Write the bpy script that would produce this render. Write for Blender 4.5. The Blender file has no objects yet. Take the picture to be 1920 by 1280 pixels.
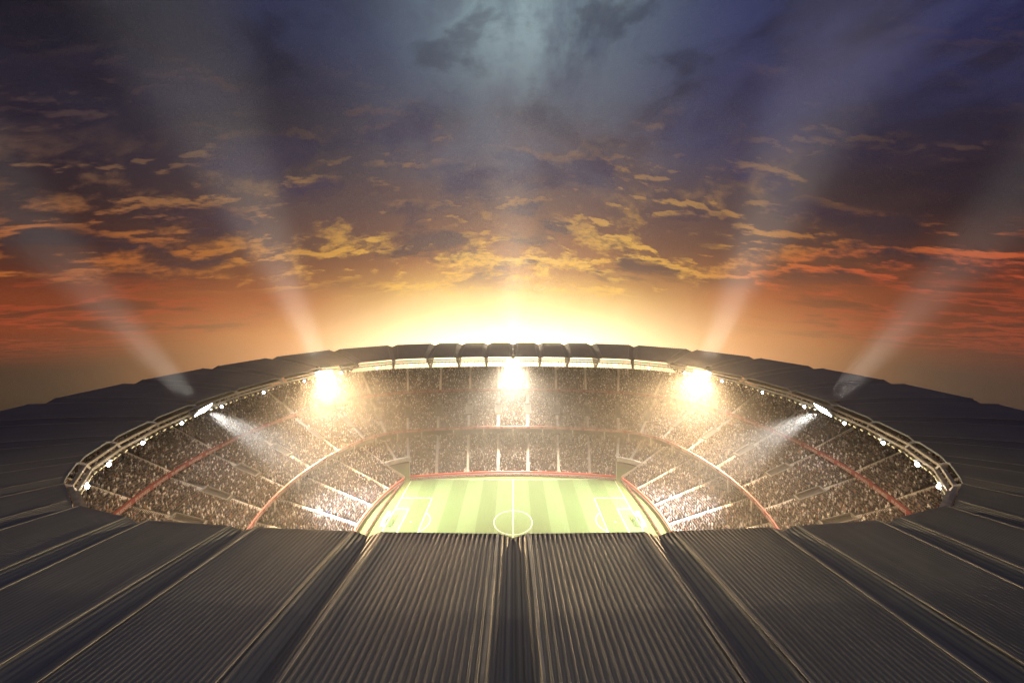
import bpy, math, random
import numpy as np
from mathutils import Vector, Matrix

rng = np.random.default_rng(7)
random.seed(7)
R = math.radians
scene = bpy.context.scene
col = scene.collection

# ------------------------------------------------------------------ camera
CAM = (0.0, -165.7, 104.5)
cd = bpy.data.cameras.new('camera')
cam = bpy.data.objects.new('camera', cd)
col.objects.link(cam)
cam.location = CAM
cam.rotation_euler = (R(90), 0, 0)
cd.sensor_width = 36
cd.lens = 36 * 650 / 1920
cd.shift_y = -72 / 1920
cd.shift_x = -2 / 1920
cd.clip_start = 0.5
cd.clip_end = 5000
scene.camera = cam

# ------------------------------------------------------------------ view
scene.view_settings.view_transform = 'Standard'
scene.view_settings.look = 'None'
scene.view_settings.exposure = 0.0
scene.view_settings.gamma = 1.0
scene.render.engine = 'CYCLES'
scene.cycles.use_denoising = True
scene.cycles.denoising_prefilter = 'NONE'
scene.cycles.volume_bounces = 0
scene.cycles.max_bounces = 4
scene.cycles.diffuse_bounces = 2
scene.cycles.glossy_bounces = 2
scene.cycles.sample_clamp_indirect = 4


def lin(c):
    out = []
    for v in c[:3]:
        v = v / 255.0
        out.append(v / 12.92 if v <= 0.04045 else ((v + 0.055) / 1.055) ** 2.4)
    return tuple(out) + (1.0,)


# ------------------------------------------------------------------ node helper
class NT:
    def __init__(self, tree):
        self.t = tree
        tree.nodes.clear()

    def n(self, kind, **kw):
        nd = self.t.nodes.new(kind)
        for k, v in kw.items():
            setattr(nd, k, v)
        return nd

    def put(self, sock, v):
        if isinstance(v, bpy.types.NodeSocket):
            self.t.links.new(v, sock)
        else:
            sock.default_value = v

    def math(self, op, a, b=None, c=None, clamp=False):
        nd = self.n('ShaderNodeMath', operation=op, use_clamp=clamp)
        self.put(nd.inputs[0], a)
        if b is not None:
            self.put(nd.inputs[1], b)
        if c is not None:
            self.put(nd.inputs[2], c)
        return nd.outputs[0]

    def smooth(self, v, lo, hi, a=0.0, b=1.0):
        nd = self.n('ShaderNodeMapRange', interpolation_type='SMOOTHSTEP')
        self.put(nd.inputs['Value'], v)
        for k, x in (('From Min', lo), ('From Max', hi), ('To Min', a), ('To Max', b)):
            self.put(nd.inputs[k], x)
        return nd.outputs['Result']

    def ramp(self, v, stops, interp='LINEAR'):
        nd = self.n('ShaderNodeValToRGB')
        cr = nd.color_ramp
        cr.interpolation = interp
        while len(cr.elements) > 1:
            cr.elements.remove(cr.elements[-1])
        cr.elements[0].position = stops[0][0]
        cr.elements[0].color = stops[0][1]
        for p, c in stops[1:]:
            e = cr.elements.new(p)
            e.color = c
        self.put(nd.inputs[0], v)
        return nd.outputs[0]

    def mix(self, f, a, b, mode='MIX'):
        nd = self.n('ShaderNodeMix', data_type='RGBA', blend_type=mode)
        self.put(nd.inputs[0], f)
        self.put(nd.inputs[6], a)
        self.put(nd.inputs[7], b)
        return nd.outputs[2]

    def noise(self, vec, scale, detail=4, rough=0.55, dist=0.0):
        nd = self.n('ShaderNodeTexNoise')
        if vec is not None:
            self.put(nd.inputs['Vector'], vec)
        nd.inputs['Scale'].default_value = scale
        nd.inputs['Detail'].default_value = detail
        nd.inputs['Roughness'].default_value = rough
        nd.inputs['Distortion'].default_value = dist
        return nd.outputs['Fac']

    def comb(self, x, y, z):
        nd = self.n('ShaderNodeCombineXYZ')
        self.put(nd.inputs[0], x)
        self.put(nd.inputs[1], y)
        self.put(nd.inputs[2], z)
        return nd.outputs[0]


# ------------------------------------------------------------------ world: a dusk sky by direction
SKY_GAIN = 1.0
world = bpy.data.worlds.new('World')
scene.world = world
world.use_nodes = True


def build_world():
    w = NT(world.node_tree)
    tc = w.n('ShaderNodeTexCoord')
    sep = w.n('ShaderNodeSeparateXYZ')
    w.put(sep.inputs[0], tc.outputs['Generated'])
    x, y, z = sep.outputs
    el = w.math('MULTIPLY', w.math('ARCSINE', z), 57.29578)
    az = w.math('MULTIPLY', w.math('ARCTAN2', x, y), 57.29578)
    aaz = w.math('ABSOLUTE', az)
    # low-frequency wobble so that the bands are not ruled straight
    wob = w.noise(tc.outputs['Generated'], 2.2, 4, 0.55)
    elw = w.math('ADD', el, w.math('MULTIPLY', w.math('SUBTRACT', wob, 0.5), 9.0))
    t = w.math('DIVIDE', w.math('ADD', elw, 14.0), 64.0, clamp=True)

    def P(e):
        return (e + 14.0) / 64.0
    cen = w.ramp(t, [(P(-12), lin((250, 236, 190))), (P(-4), lin((246, 218, 150))), (P(0), lin((232, 190, 112))),
                     (P(2.5), lin((205, 150, 80))), (P(5.5), lin((158, 100, 62))), (P(9), lin((128, 80, 62))),
                     (P(14.5), lin((100, 72, 72))), (P(22), lin((92, 78, 86))), (P(30), lin((82, 84, 99))),
                     (P(36), lin((76, 86, 106))), (P(42), lin((84, 100, 118))), (P(50), lin((60, 75, 95)))])
    mid = w.ramp(t, [(P(-12), lin((170, 92, 40))), (P(-5), lin((196, 116, 46))), (P(0), lin((166, 84, 36))),
                     (P(3.5), lin((126, 70, 44))), (P(8), lin((92, 62, 56))), (P(14), lin((76, 60, 66))),
                     (P(20), lin((62, 55, 67))), (P(27), lin((50, 50, 72))), (P(34), lin((58, 64, 98))),
                     (P(42), lin((50, 56, 92)))])
    sid = w.ramp(t, [(P(-12), lin((20, 14, 15))), (P(-7), lin((44, 22, 20))), (P(-3), lin((120, 46, 21))),
                     (P(1), lin((120, 49, 25))), (P(5), lin((70, 36, 32))), (P(10), lin((40, 28, 37))),
                     (P(16), lin((34, 30, 46))), (P(22), lin((18, 20, 38))), (P(29), lin((8, 10, 26))),
                     (P(40), lin((24, 28, 58)))])
    c = w.mix(w.smooth(aaz, 8, 36), cen, mid)
    c = w.mix(w.smooth(aaz, 30, 54), c, sid)
    # the right-hand sky is bluer high up and colder low down
    rgt = w.math('MULTIPLY', w.smooth(az, 12, 50), w.smooth(el, 12, 30))
    c = w.mix(w.math('MULTIPLY', rgt, 0.62), c, lin((42, 46, 92)))
    lowr = w.math('MULTIPLY', w.smooth(az, 40, 58), w.smooth(el, 12, -8))
    c = w.mix(w.math('MULTIPLY', lowr, 0.55), c, lin((52, 34, 40)))
    # cloud layer: flattened heaps, ever thinner towards the horizon
    zz = w.math('ADD', w.math('MAXIMUM', z, -0.02), 0.17)
    cx = w.math('DIVIDE', x, zz)
    cy = w.math('DIVIDE', y, zz)
    u = w.math('DIVIDE', az, 13.0)

    def vv(e):
        return w.math('MULTIPLY', w.math('LOGARITHM', w.math('DIVIDE', w.math('ADD', w.math('MAXIMUM', e, -6.0), 10.0), 10.0), 2.718), 8.0)
    elp = w.math('ADD', w.math('MULTIPLY', w.math('DIVIDE', z, w.math('MAXIMUM', y, 0.15)), 57.3), w.math('MULTIPLY', w.math('SQRT', w.math('ADD', w.math('MULTIPLY', az, az), 100.0)), 0.13))
    v0 = w.math('ADD', vv(elp), w.math('MULTIPLY', az, 0.012))
    v1 = w.math('ADD', vv(w.math('ADD', elp, 0.9)), w.math('MULTIPLY', az, 0.012))

    def dens(v):
        big = w.noise(w.comb(w.math('MULTIPLY', u, 0.6), w.math('MULTIPLY', v, 0.5), 3.0), 1.0, 3, 0.5)
        mids = w.noise(w.comb(u, w.math('MULTIPLY', v, 0.62), 9.0), 1.25, 10, 0.60, 0.12)
        return w.math('ADD', w.math('MULTIPLY', mids, 0.70), w.math('MULTIPLY', big, 0.34))
    d0, d1 = dens(v0), dens(v1)
    win = w.math('MULTIPLY', w.smooth(el, 1.0, 6.0), w.smooth(el, 33, 22))
    body = w.math('MULTIPLY', w.smooth(d0, 0.492, 0.60), win)
    dark = w.mix(w.smooth(el, 4, 20), lin((64, 42, 54)), lin((44, 42, 78)))
    dark = w.mix(w.smooth(aaz, 30, 58), dark, lin((26, 22, 38)))
    dtex = w.smooth(d0, 0.56, 0.70)
    dark = w.mix(w.math('MULTIPLY', dtex, 0.5), dark, w.mix(0.5, dark, lin((92, 74, 82))))
    c = w.mix(w.math('MULTIPLY', body, 0.86), c, dark)
    # sunlit rims of the heaps and lit flecks
    edge = w.math('MULTIPLY', w.smooth(w.math('SUBTRACT', d0, d1), 0.0, 0.05),
                  w.math('MULTIPLY', w.smooth(d0, 0.485, 0.515), w.smooth(d0, 0.60, 0.545)))
    patch = w.noise(w.comb(w.math('MULTIPLY', u, 0.8), w.math('MULTIPLY', v0, 0.35), 31.0), 1.15, 4, 0.55)
    low = w.math('MULTIPLY', w.smooth(el, 0.3, 2.6), w.smooth(el, 34, 10))
    rimf = w.math('MULTIPLY', w.math('MULTIPLY', edge, low), w.smooth(patch, 0.34, 0.56))
    fleck = w.noise(w.comb(u, w.math('MULTIPLY', v0, 0.36), 17.0), 3.1, 10, 0.60, 0.1)
    thr = w.math('ADD', w.math('MULTIPLY', w.math('SUBTRACT', patch, 0.5), 0.75), fleck)
    flk = w.math('MULTIPLY', w.smooth(thr, w.smooth(aaz, 18, 50, 0.52, 0.56), w.smooth(aaz, 18, 50, 0.68, 0.74)),
                 w.math('MULTIPLY', w.smooth(el, 0.2, 2.0), w.smooth(el, 24, 4)))
    fsh = w.noise(w.comb(u, w.math('MULTIPLY', v0, 0.36), 23.0), 11.0, 6, 0.6)
    lit = w.math('MAXIMUM', w.math('MULTIPLY', rimf, 0.95), w.math('MULTIPLY', flk, w.smooth(fsh, 0.30, 0.62, 0.25, 1.0)))
    gold = w.mix(w.smooth(aaz, 14, 48), lin((242, 186, 78)), lin((176, 98, 44)))
    gold = w.mix(w.math('MULTIPLY', w.smooth(az, 24, 42), w.smooth(el, 9, 1)), gold, lin((214, 84, 48)))
    gold = w.mix(w.smooth(el, 5, 18), gold, lin((182, 136, 80)))
    gold = w.mix(w.math('MULTIPLY', w.smooth(aaz, 25, 55), w.smooth(el, 5, 18)), gold, lin((84, 64, 62)))
    c = w.mix(w.math('MULTIPLY', lit, 0.88), c, gold)
    # dull red banks low down on either side
    rb = w.noise(w.comb(w.math('MULTIPLY', u, 0.8), w.math('MULTIPLY', v0, 0.5), 81.0), 1.6, 9, 0.62, 0.15)
    rw = w.math('MULTIPLY', w.math('MULTIPLY', w.smooth(el, -6.5, -2.5), w.smooth(el, 4, 0)), w.smooth(aaz, 28, 46))
    c = w.mix(w.math('MULTIPLY', w.math('MULTIPLY', rw, w.smooth(rb, 0.50, 0.64)), 0.55), c, lin((60, 30, 30)))
    c = w.mix(w.math('MULTIPLY', w.math('MULTIPLY', rw, w.math('MULTIPLY', w.smooth(rb, 0.47, 0.50), w.smooth(rb, 0.56, 0.51))), 0.45), c, lin((176, 66, 36)))
    # soft high grey wisps, brightest near the zenith line of sight
    wisp = w.noise(w.comb(w.math('MULTIPLY', cx, 1.9), w.math('MULTIPLY', cy, 0.8), 51.0), 1.9, 9, 0.60, 0.2)
    dz = w.math('ADD', w.math('POWER', w.math('DIVIDE', w.math('SUBTRACT', az, 3.0), 15.0), 2.0),
                w.math('POWER', w.math('DIVIDE', w.math('SUBTRACT', el, 43.0), 11.0), 2.0))
    spot = w.math('POWER', 2.718, w.math('MULTIPLY', dz, -1.0))
    c = w.mix(w.math('MULTIPLY', w.math('MULTIPLY', spot, w.smooth(wisp, 0.34, 0.62)), 0.9), c, lin((160, 184, 188)))
    heap = w.noise(w.comb(w.math('DIVIDE', az, 22.0), w.math('DIVIDE', el, 11.0), 61.0), 1.5, 10, 0.58, 0.2)
    gl = w.math('MULTIPLY', w.smooth(el, 13, 26), w.smooth(heap, 0.40, 0.64))
    shade = w.mix(w.smooth(az, -6, -36), lin((92, 98, 116)), lin((34, 37, 58)))
    shade = w.mix(w.smooth(az, 14, 36), shade, lin((58, 62, 104)))
    c = w.mix(w.math('MULTIPLY', gl, 0.62), c, shade)
    dk = w.math('MULTIPLY', w.smooth(el, 15, 26), w.smooth(heap, 0.47, 0.33))
    c = w.mix(w.math('MULTIPLY', dk, 0.55), c, w.mix(w.smooth(aaz, 5, 35), lin((60, 60, 78)), lin((22, 24, 44))))
    # dark storm bank upper left
    big2 = w.noise(w.comb(cx, cy, 71.0), 0.8, 5, 0.55, 0.4)
    bank = w.math('MULTIPLY', w.math('MULTIPLY', w.smooth(el, 12, 24), w.smooth(az, -14, -46)), w.smooth(big2, 0.36, 0.6))
    c = w.mix(w.math('MULTIPLY', bank, 0.7), c, lin((16, 18, 32)))
    bank2 = w.math('MULTIPLY', w.math('MULTIPLY', w.math('MULTIPLY', w.smooth(el, 6, 14), w.smooth(el, 27, 19)), w.smooth(az, 36, 52)),
                   w.smooth(big2, 0.34, 0.55))
    c = w.mix(w.math('MULTIPLY', bank2, 0.8), c, lin((15, 17, 34)))
    # the sun's glow on the horizon
    def glow(wa, he, ec, col_, k_):
        g = w.math('SQRT', w.math('ADD', w.math('POWER', w.math('DIVIDE', az, wa), 2.0),
                                  w.math('POWER', w.math('DIVIDE', w.math('SUBTRACT', w.math('ADD', w.math('MULTIPLY', el, 0.6), w.math('MULTIPLY', elw, 0.4)), ec), he), 2.0)))
        e = w.math('MULTIPLY', w.math('POWER', 2.718, w.math('MULTIPLY', w.math('POWER', g, 1.35), -1.0)), k_)
        return w.mix(1.0, col_, w.comb(e, e, e), 'MULTIPLY')
    c = w.mix(1.0, c, glow(18.5, 4.2, -8.0, (1.0, 0.84, 0.54, 1), 2.4), 'ADD')
    c = w.mix(1.0, c, glow(24.0, 7.0, -8.0, (1.0, 0.48, 0.12, 1), 0.48), 'ADD')
    bg = w.n('ShaderNodeBackground')
    w.put(bg.inputs['Color'], c)
    bg.inputs['Strength'].default_value = SKY_GAIN
    out = w.n('ShaderNodeOutputWorld')
    w.put(out.inputs['Surface'], bg.outputs[0])


build_world()

# ------------------------------------------------------------------ the low sun behind the far roof
sd = bpy.data.lights.new('sun', 'SUN')
sun = bpy.data.objects.new('sun', sd)
col.objects.link(sun)
sd.energy = 1.1
sd.angle = R(0.5)
sd.color = (1.0, 0.78, 0.52)
SUN_EL = 2.0
sun.rotation_euler = Vector((0, -math.cos(R(SUN_EL)), -math.sin(R(SUN_EL)))).to_track_quat('-Z', 'Y').to_euler()

# ------------------------------------------------------------------ materials


def mat(name, base, rough=0.6, metal=0.0, var=0.0, vscale=1.0, emit=None, estr=0.0, spec=0.5, bump=0.0):
    m = bpy.data.materials.new(name)
    m.use_nodes = True
    k = NT(m.node_tree)
    b = k.n('ShaderNodeBsdfPrincipled')
    o = k.n('ShaderNodeOutputMaterial')
    k.put(o.inputs[0], b.outputs[0])
    b.inputs['Roughness'].default_value = rough
    b.inputs['Metallic'].default_value = metal
    b.inputs['Specular IOR Level'].default_value = spec
    c = tuple(base) + (1.0,)
    if var > 0:
        tc = k.n('ShaderNodeTexCoord')
        f = k.noise(tc.outputs['Object'], vscale, 5, 0.6)
        lo = tuple(v * (1 - var) for v in base) + (1,)
        hi = tuple(min(1, v * (1 + var)) for v in base) + (1,)
        k.put(b.inputs['Base Color'], k.mix(k.smooth(f, 0.3, 0.7), lo, hi))
        if bump:
            bp = k.n('ShaderNodeBump')
            bp.inputs['Strength'].default_value = bump
            k.put(bp.inputs['Height'], f)
            k.put(b.inputs['Normal'], bp.outputs[0])
    else:
        b.inputs['Base Color'].default_value = c
    if emit:
        b.inputs['Emission Color'].default_value = tuple(emit) + (1,)
        b.inputs['Emission Strength'].default_value = estr
    return m


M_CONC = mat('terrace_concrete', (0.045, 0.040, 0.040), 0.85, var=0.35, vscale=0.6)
M_SEAT = mat('dark_red_terrace', (0.055, 0.026, 0.024), 0.85, var=0.35, vscale=0.6)
M_STAIR = mat('stair_concrete', (0.68, 0.65, 0.60), 0.8, var=0.18, vscale=0.8)
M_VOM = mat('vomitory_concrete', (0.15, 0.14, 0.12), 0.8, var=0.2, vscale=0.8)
M_PIT = mat('vomitory_pit_shade', (0.010, 0.009, 0.008), 0.9)  # near-black: the shade inside the openings is put into this colour
M_WALL = mat('pale_concrete', (0.50, 0.48, 0.44), 0.8, var=0.2, vscale=0.4)
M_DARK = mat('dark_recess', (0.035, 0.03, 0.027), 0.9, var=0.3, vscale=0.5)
M_RED = mat('red_board', (0.20, 0.028, 0.026), 0.5, var=0.15, vscale=0.5)
M_REDWALL = mat('red_capping', (0.46, 0.06, 0.04), 0.55, var=0.12, vscale=0.5)
M_WHITE = mat('white_lettering', (0.52, 0.48, 0.45), 0.5)
M_STEEL = mat('painted_steel', (0.42, 0.41, 0.38), 0.45, 0.2, var=0.2, vscale=0.5)
M_RAIL = mat('lamplit_rail_steel', (0.50, 0.47, 0.38), 0.4, 0.2, var=0.2, vscale=0.5)  # pale yellowish tone stands in for the small lamps' light on the rails
M_GIRD = mat('girder_steel', (0.11, 0.10, 0.09), 0.5, 0.2, var=0.2, vscale=0.5)
M_HOUS = mat('lamp_housing', (0.16, 0.15, 0.13), 0.5, 0.3)
M_GOAL = mat('goal_white', (0.85, 0.85, 0.83), 0.4)
M_BULB = mat('white_lamp_glass', (0.9, 0.9, 0.9), 0.3, emit=(1.0, 0.95, 0.88), estr=60)
M_YEL = mat('yellow_lamp_glass', (0.9, 0.8, 0.5), 0.4, emit=(1.0, 0.82, 0.42), estr=0.9)
M_LENS = mat('floodlight_glass', (0.9, 0.9, 0.9), 0.3, emit=(1.0, 0.95, 0.86), estr=40)
M_GROUND = mat('gravel_ground', (0.10, 0.09, 0.08), 0.9, var=0.4, vscale=0.2)
M_LINE = mat('line_paint', (0.32, 0.33, 0.29), 0.7)


def roof_material():
    m = bpy.data.materials.new('corrugated_roof_metal')
    m.use_nodes = True
    k = NT(m.node_tree)
    b = k.n('ShaderNodeBsdfPrincipled')
    o = k.n('ShaderNodeOutputMaterial')
    k.put(o.inputs[0], b.outputs[0])
    uv = k.n('ShaderNodeUVMap', uv_map='UVMap')
    sp = k.n('ShaderNodeSeparateXYZ')
    k.put(sp.inputs[0], uv.outputs[0])
    oi = k.n('ShaderNodeObjectInfo')
    rnd = oi.outputs['Random']
    off = k.math('MULTIPLY', rnd, 40.0)
    streak = k.noise(k.comb(k.math('MULTIPLY', sp.outputs[0], 0.75), k.math('MULTIPLY', sp.outputs[1], 0.035), off), 1.0, 5, 0.6)
    blot = k.noise(k.comb(k.math('MULTIPLY', sp.outputs[0], 0.12), k.math('MULTIPLY', sp.outputs[1], 0.06), off), 1.0, 5, 0.6)
    f = k.math('ADD', k.math('MULTIPLY', streak, 0.5), k.math('MULTIPLY', blot, 0.5))
    c = k.mix(k.smooth(f, 0.34, 0.66), (0.172, 0.200, 0.208, 1), (0.225, 0.258, 0.268, 1))
    c = k.mix(k.math('MULTIPLY', k.smooth(rnd, 0, 1), 0.3), c, (0.188, 0.216, 0.224, 1))
    k.put(b.inputs['Base Color'], c)
    b.inputs['Metallic'].default_value = 0.1
    b.inputs['Specular IOR Level'].default_value = 0.3
    k.put(b.inputs['Roughness'], k.smooth(streak, 0.3, 0.7, 0.54, 0.62))
    return m


M_ROOF = roof_material()
M_FLASH = mat('flashing_metal', (0.29, 0.315, 0.32), 0.55, var=0.2, vscale=0.4)
M_ROOFB = mat('roof_soffit', (0.16, 0.14, 0.12), 0.7, var=0.2, vscale=0.3)


def grass_material():
    m = bpy.data.materials.new('mown_grass')
    m.use_nodes = True
    k = NT(m.node_tree)
    b = k.n('ShaderNodeBsdfPrincipled')
    o = k.n('ShaderNodeOutputMaterial')
    k.put(o.inputs[0], b.outputs[0])
    tc = k.n('ShaderNodeTexCoord')
    sp = k.n('ShaderNodeSeparateXYZ')
    k.put(sp.inputs[0], tc.outputs['Object'])
    ax = k.math('ABSOLUTE', sp.outputs[0])
    ay = k.math('ABSOLUTE', sp.outputs[1])
    ph = k.math('PINGPONG', k.math('ADD', ax, -0.25), 8.6)
    # bands 8.6 m wide that alternate, the centre one double
    idx = k.math('FLOOR', k.math('DIVIDE', k.math('ADD', ax, 0.0), 8.75))
    odd = k.math('MODULO', idx, 2.0)
    inside = k.math('MULTIPLY', k.math('LESS_THAN', ax, 60.0), k.math('LESS_THAN', ay, 40.0))
    fine = k.noise(tc.outputs['Object'], 1.4, 6, 0.7)
    blot = k.noise(tc.outputs['Object'], 0.09, 4, 0.6)
    light = k.mix(blot, (0.053, 0.095, 0.036, 1), (0.061, 0.105, 0.043, 1))
    darkc = k.mix(blot, (0.034, 0.066, 0.021, 1), (0.041, 0.075, 0.026, 1))
    c = k.mix(odd, light, darkc)
    edge = k.mix(blot, (0.056, 0.088, 0.024, 1), (0.070, 0.102, 0.030, 1))
    c = k.mix(inside, edge, c)
    c = k.mix(k.smooth(fine, 0.3, 0.7, 0.0, 0.35), c, (0.05, 0.075, 0.02, 1))
    k.put(b.inputs['Base Color'], c)
    b.inputs['Roughness'].default_value = 0.85
    b.inputs['Specular IOR Level'].default_value = 0.2
    return m


M_GRASS = grass_material()


def crowd_material():
    m = bpy.data.materials.new('crowd_clothes')
    m.use_nodes = True
    k = NT(m.node_tree)
    b = k.n('ShaderNodeBsdfPrincipled')
    o = k.n('ShaderNodeOutputMaterial')
    k.put(o.inputs[0], b.outputs[0])
    a = k.n('ShaderNodeAttribute', attribute_name='tone')
    c = k.ramp(a.outputs['Fac'], [(0.0, (0.008, 0.007, 0.010, 1)), (0.34, (0.020, 0.014, 0.018, 1)), (0.54, (0.045, 0.030, 0.032, 1)),
                                  (0.62, (0.17, 0.16, 0.17, 1)), (0.70, (0.45, 0.43, 0.43, 1)), (0.77, (0.85, 0.84, 0.83, 1)),
                                  (0.90, (0.16, 0.03, 0.03, 1)), (0.94, (0.04, 0.06, 0.16, 1)), (0.97, (0.36, 0.22, 0.15, 1)), ], 'CONSTANT')
    k.put(b.inputs['Base Color'], c)
    b.inputs['Roughness'].default_value = 0.8
    return m


M_CROWD = crowd_material()
M_SKIN = mat('crowd_faces', (0.20, 0.15, 0.125), 0.6)

# ------------------------------------------------------------------ mesh helpers


class MB:
    """collects quads/polys"""

    def __init__(self):
        self.v = []
        self.f = []
        self.m = []

    def add(self, verts, faces, mi=0):
        o = len(self.v)
        self.v.extend([tuple(map(float, p)) for p in verts])
        for f in faces:
            self.f.append(tuple(i + o for i in f))
            self.m.append(mi)

    def quad(self, a, b, c, d, mi=0):
        self.add([a, b, c, d], [(0, 1, 2, 3)], mi)

    def hexa(self, p, mi=0):
        """p: 8 points, bottom 4 then top 4"""
        self.add(p, [(3, 2, 1, 0), (4, 5, 6, 7), (0, 1, 5, 4), (1, 2, 6, 5), (2, 3, 7, 6), (3, 0, 4, 7)], mi)

    def box(self, c, ax, ay, az, hx, hy, hz, mi=0):
        c = Vector(c)
        ax, ay, az = Vector(ax) * hx, Vector(ay) * hy, Vector(az) * hz
        p = [c - ax - ay - az, c + ax - ay - az, c + ax + ay - az, c - ax + ay - az,
             c - ax - ay + az, c + ax - ay + az, c + ax + ay + az, c - ax + ay + az]
        self.hexa(p, mi)

    def bar(self, a, b, w, h=None, mi=0):
        a, b = Vector(a), Vector(b)
        d = (b - a)
        L = d.length
        d.normalize()
        up = Vector((0, 0, 1)) if abs(d.z) < 0.95 else Vector((0, 1, 0))
        s = d.cross(up).normalized()
        u = s.cross(d).normalized()
        self.box((a + b) / 2, d, s, u, L / 2, w / 2, (h or w) / 2, mi)

    def tube(self, a, b, r, n=10, mi=0, r2=None):
        a, b = Vector(a), Vector(b)
        r2 = r if r2 is None else r2
        d = (b - a).normalized()
        up = Vector((0, 0, 1)) if abs(d.z) < 0.95 else Vector((0, 1, 0))
        s = d.cross(up).normalized()
        u = s.cross(d).normalized()
        vs = []
        for q, rr in ((a, r), (b, r2)):
            for i in range(n):
                t = 2 * math.pi * i / n
                vs.append(q + s * (math.cos(t) * rr) + u * (math.sin(t) * rr))
        fs = [(i, (i + 1) % n, n + (i + 1) % n, n + i) for i in range(n)]
        fs += [tuple(reversed(range(n))), tuple(range(n, 2 * n))]
        self.add(vs, fs, mi)

    def ball(self, c, r, nu=12, nv=8, mi=0):
        c = Vector(c)
        vs = [c + Vector((0, 0, r))]
        for j in range(1, nv):
            p = math.pi * j / nv
            for i in range(nu):
                t = 2 * math.pi * i / nu
                vs.append(c + Vector((math.sin(p) * math.cos(t), math.sin(p) * math.sin(t), math.cos(p))) * r)
        vs.append(c - Vector((0, 0, r)))
        fs = [(0, 1 + i, 1 + (i + 1) % nu) for i in range(nu)]
        for j in range(nv - 2):
            for i in range(nu):
                a = 1 + j * nu + i
                b = 1 + j * nu + (i + 1) % nu
                fs.append((a, a + nu, b + nu, b))
        e = len(vs) - 1
        fs += [(e, 1 + (nv - 2) * nu + (i + 1) % nu, 1 + (nv - 2) * nu + i) for i in range(nu)]
        self.add(vs, fs, mi)

    def mesh(self, name, mats):
        me = bpy.data.meshes.new(name)
        me.from_pydata(self.v, [], self.f)
        for mm in mats:
            me.materials.append(mm)
        if len(mats) > 1:
            me.polygons.foreach_set('material_index', np.array(self.m, dtype=np.int32))
        me.update()
        return me

    def obj(self, name, mats, parent=None):
        if not isinstance(mats, (list, tuple)):
            mats = [mats]
        o = bpy.data.objects.new(name, self.mesh(name, mats))
        col.objects.link(o)
        o.parent = parent
        return o


def grid_mesh(name, P, mats, parent=None, keep=None, uv=None):
    """P: (ns, nk, 3) grid; keep: (ns-1, nk-1) mask"""
    ns, nk = P.shape[:2]
    idx = np.arange(ns * nk).reshape(ns, nk)
    q = np.stack([idx[:-1, :-1], idx[1:, :-1], idx[1:, 1:], idx[:-1, 1:]], -1)
    q = q[keep] if keep is not None else q.reshape(-1, 4)
    o = np_mesh(name, P.reshape(-1, 3), q.reshape(-1, 4), mats, parent)
    if uv is not None:
        lay = o.data.uv_layers.new(name='UVMap')
        u = uv.reshape(-1, 2)[q.reshape(-1)]
        lay.data.foreach_set('uv', u.astype(np.float32).ravel())
    return o


def np_mesh(name, verts, quads, mats, parent=None):
    me = bpy.data.meshes.new(name)
    nv, nf = len(verts), len(quads)
    me.vertices.add(nv)
    me.vertices.foreach_set('co', np.asarray(verts, dtype=np.float32).ravel())
    me.loops.add(nf * 4)
    me.loops.foreach_set('vertex_index', np.asarray(quads, dtype=np.int32).ravel())
    me.polygons.add(nf)
    me.polygons.foreach_set('loop_start', np.arange(0, nf * 4, 4, dtype=np.int32))
    me.update(calc_edges=True)
    me.shade_flat()
    if not isinstance(mats, (list, tuple)):
        mats = [mats]
    for mm in mats:
        me.materials.append(mm)
    o = bpy.data.objects.new(name, me)
    col.objects.link(o)
    o.parent = parent
    return o


def tag(o, label=None, cat=None, group=None, kind=None):
    if label:
        o['label'] = label
    if cat:
        o['category'] = cat
    if group:
        o['group'] = group
    if kind:
        o['kind'] = kind
    return o


def empty(name, loc, rz=0.0):
    o = bpy.data.objects.new(name, None)
    col.objects.link(o)
    o.location = loc
    o.rotation_euler = (0, 0, rz)
    o.empty_display_size = 0.5
    return o


def copy_tree(o, parent=None):
    c = o.copy()
    col.objects.link(c)
    c.parent = parent
    for ch in list(o.children):
        copy_tree(ch, c)
    return c


# ------------------------------------------------------------------ the plan of the bowl: one base curve and its offsets
def base_curve():
    q = []
    R1, a1 = 319.7, 11.0
    for a in np.linspace(0, a1, 60, endpoint=False):
        q.append((R1 * math.sin(R(a)), 46 - R1 * (1 - math.cos(R(a))), math.sin(R(a)), math.cos(R(a))))
    x0, y0 = R1 * math.sin(R(a1)), 46 - R1 * (1 - math.cos(R(a1)))
    r, a2 = 4.0, 65.7
    for a in np.linspace(a1, a2, 120, endpoint=False):
        q.append((x0 + r * (math.sin(R(a)) - math.sin(R(a1))), y0 - r * (math.cos(R(a1)) - math.cos(R(a))), math.sin(R(a)), math.cos(R(a))))
    x1 = x0 + r * (math.sin(R(a2)) - math.sin(R(a1)))
    y1 = y0 - r * (math.cos(R(a1)) - math.cos(R(a2)))
    R2 = y1 / math.cos(R(a2))
    for a in np.linspace(a2, 90, 60):
        q.append((x1 + R2 * (math.sin(R(a)) - math.sin(R(a2))), R2 * math.cos(R(a)), math.sin(R(a)), math.cos(R(a))))
    q = np.array(q)
    n = q[:-1][::-1].copy()
    n[:, 1] *= -1
    n[:, 3] *= -1
    return np.vstack([q, n])


BC = base_curve()
IN = (65.0, 60.0)
ROOF_Y = 4.0   # the roof ring sits a little behind the bowl's middle
_p = BC[:, :2] + BC[:, 2:] * np.array(IN)
_d = np.r_[0, np.cumsum(np.hypot(*np.diff(_p, axis=0).T))]
S = _d[-1]
QN = 239  # index of the side middle
S_C0 = _d[60]     # corner start
S_C1 = _d[179]    # corner end


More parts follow.
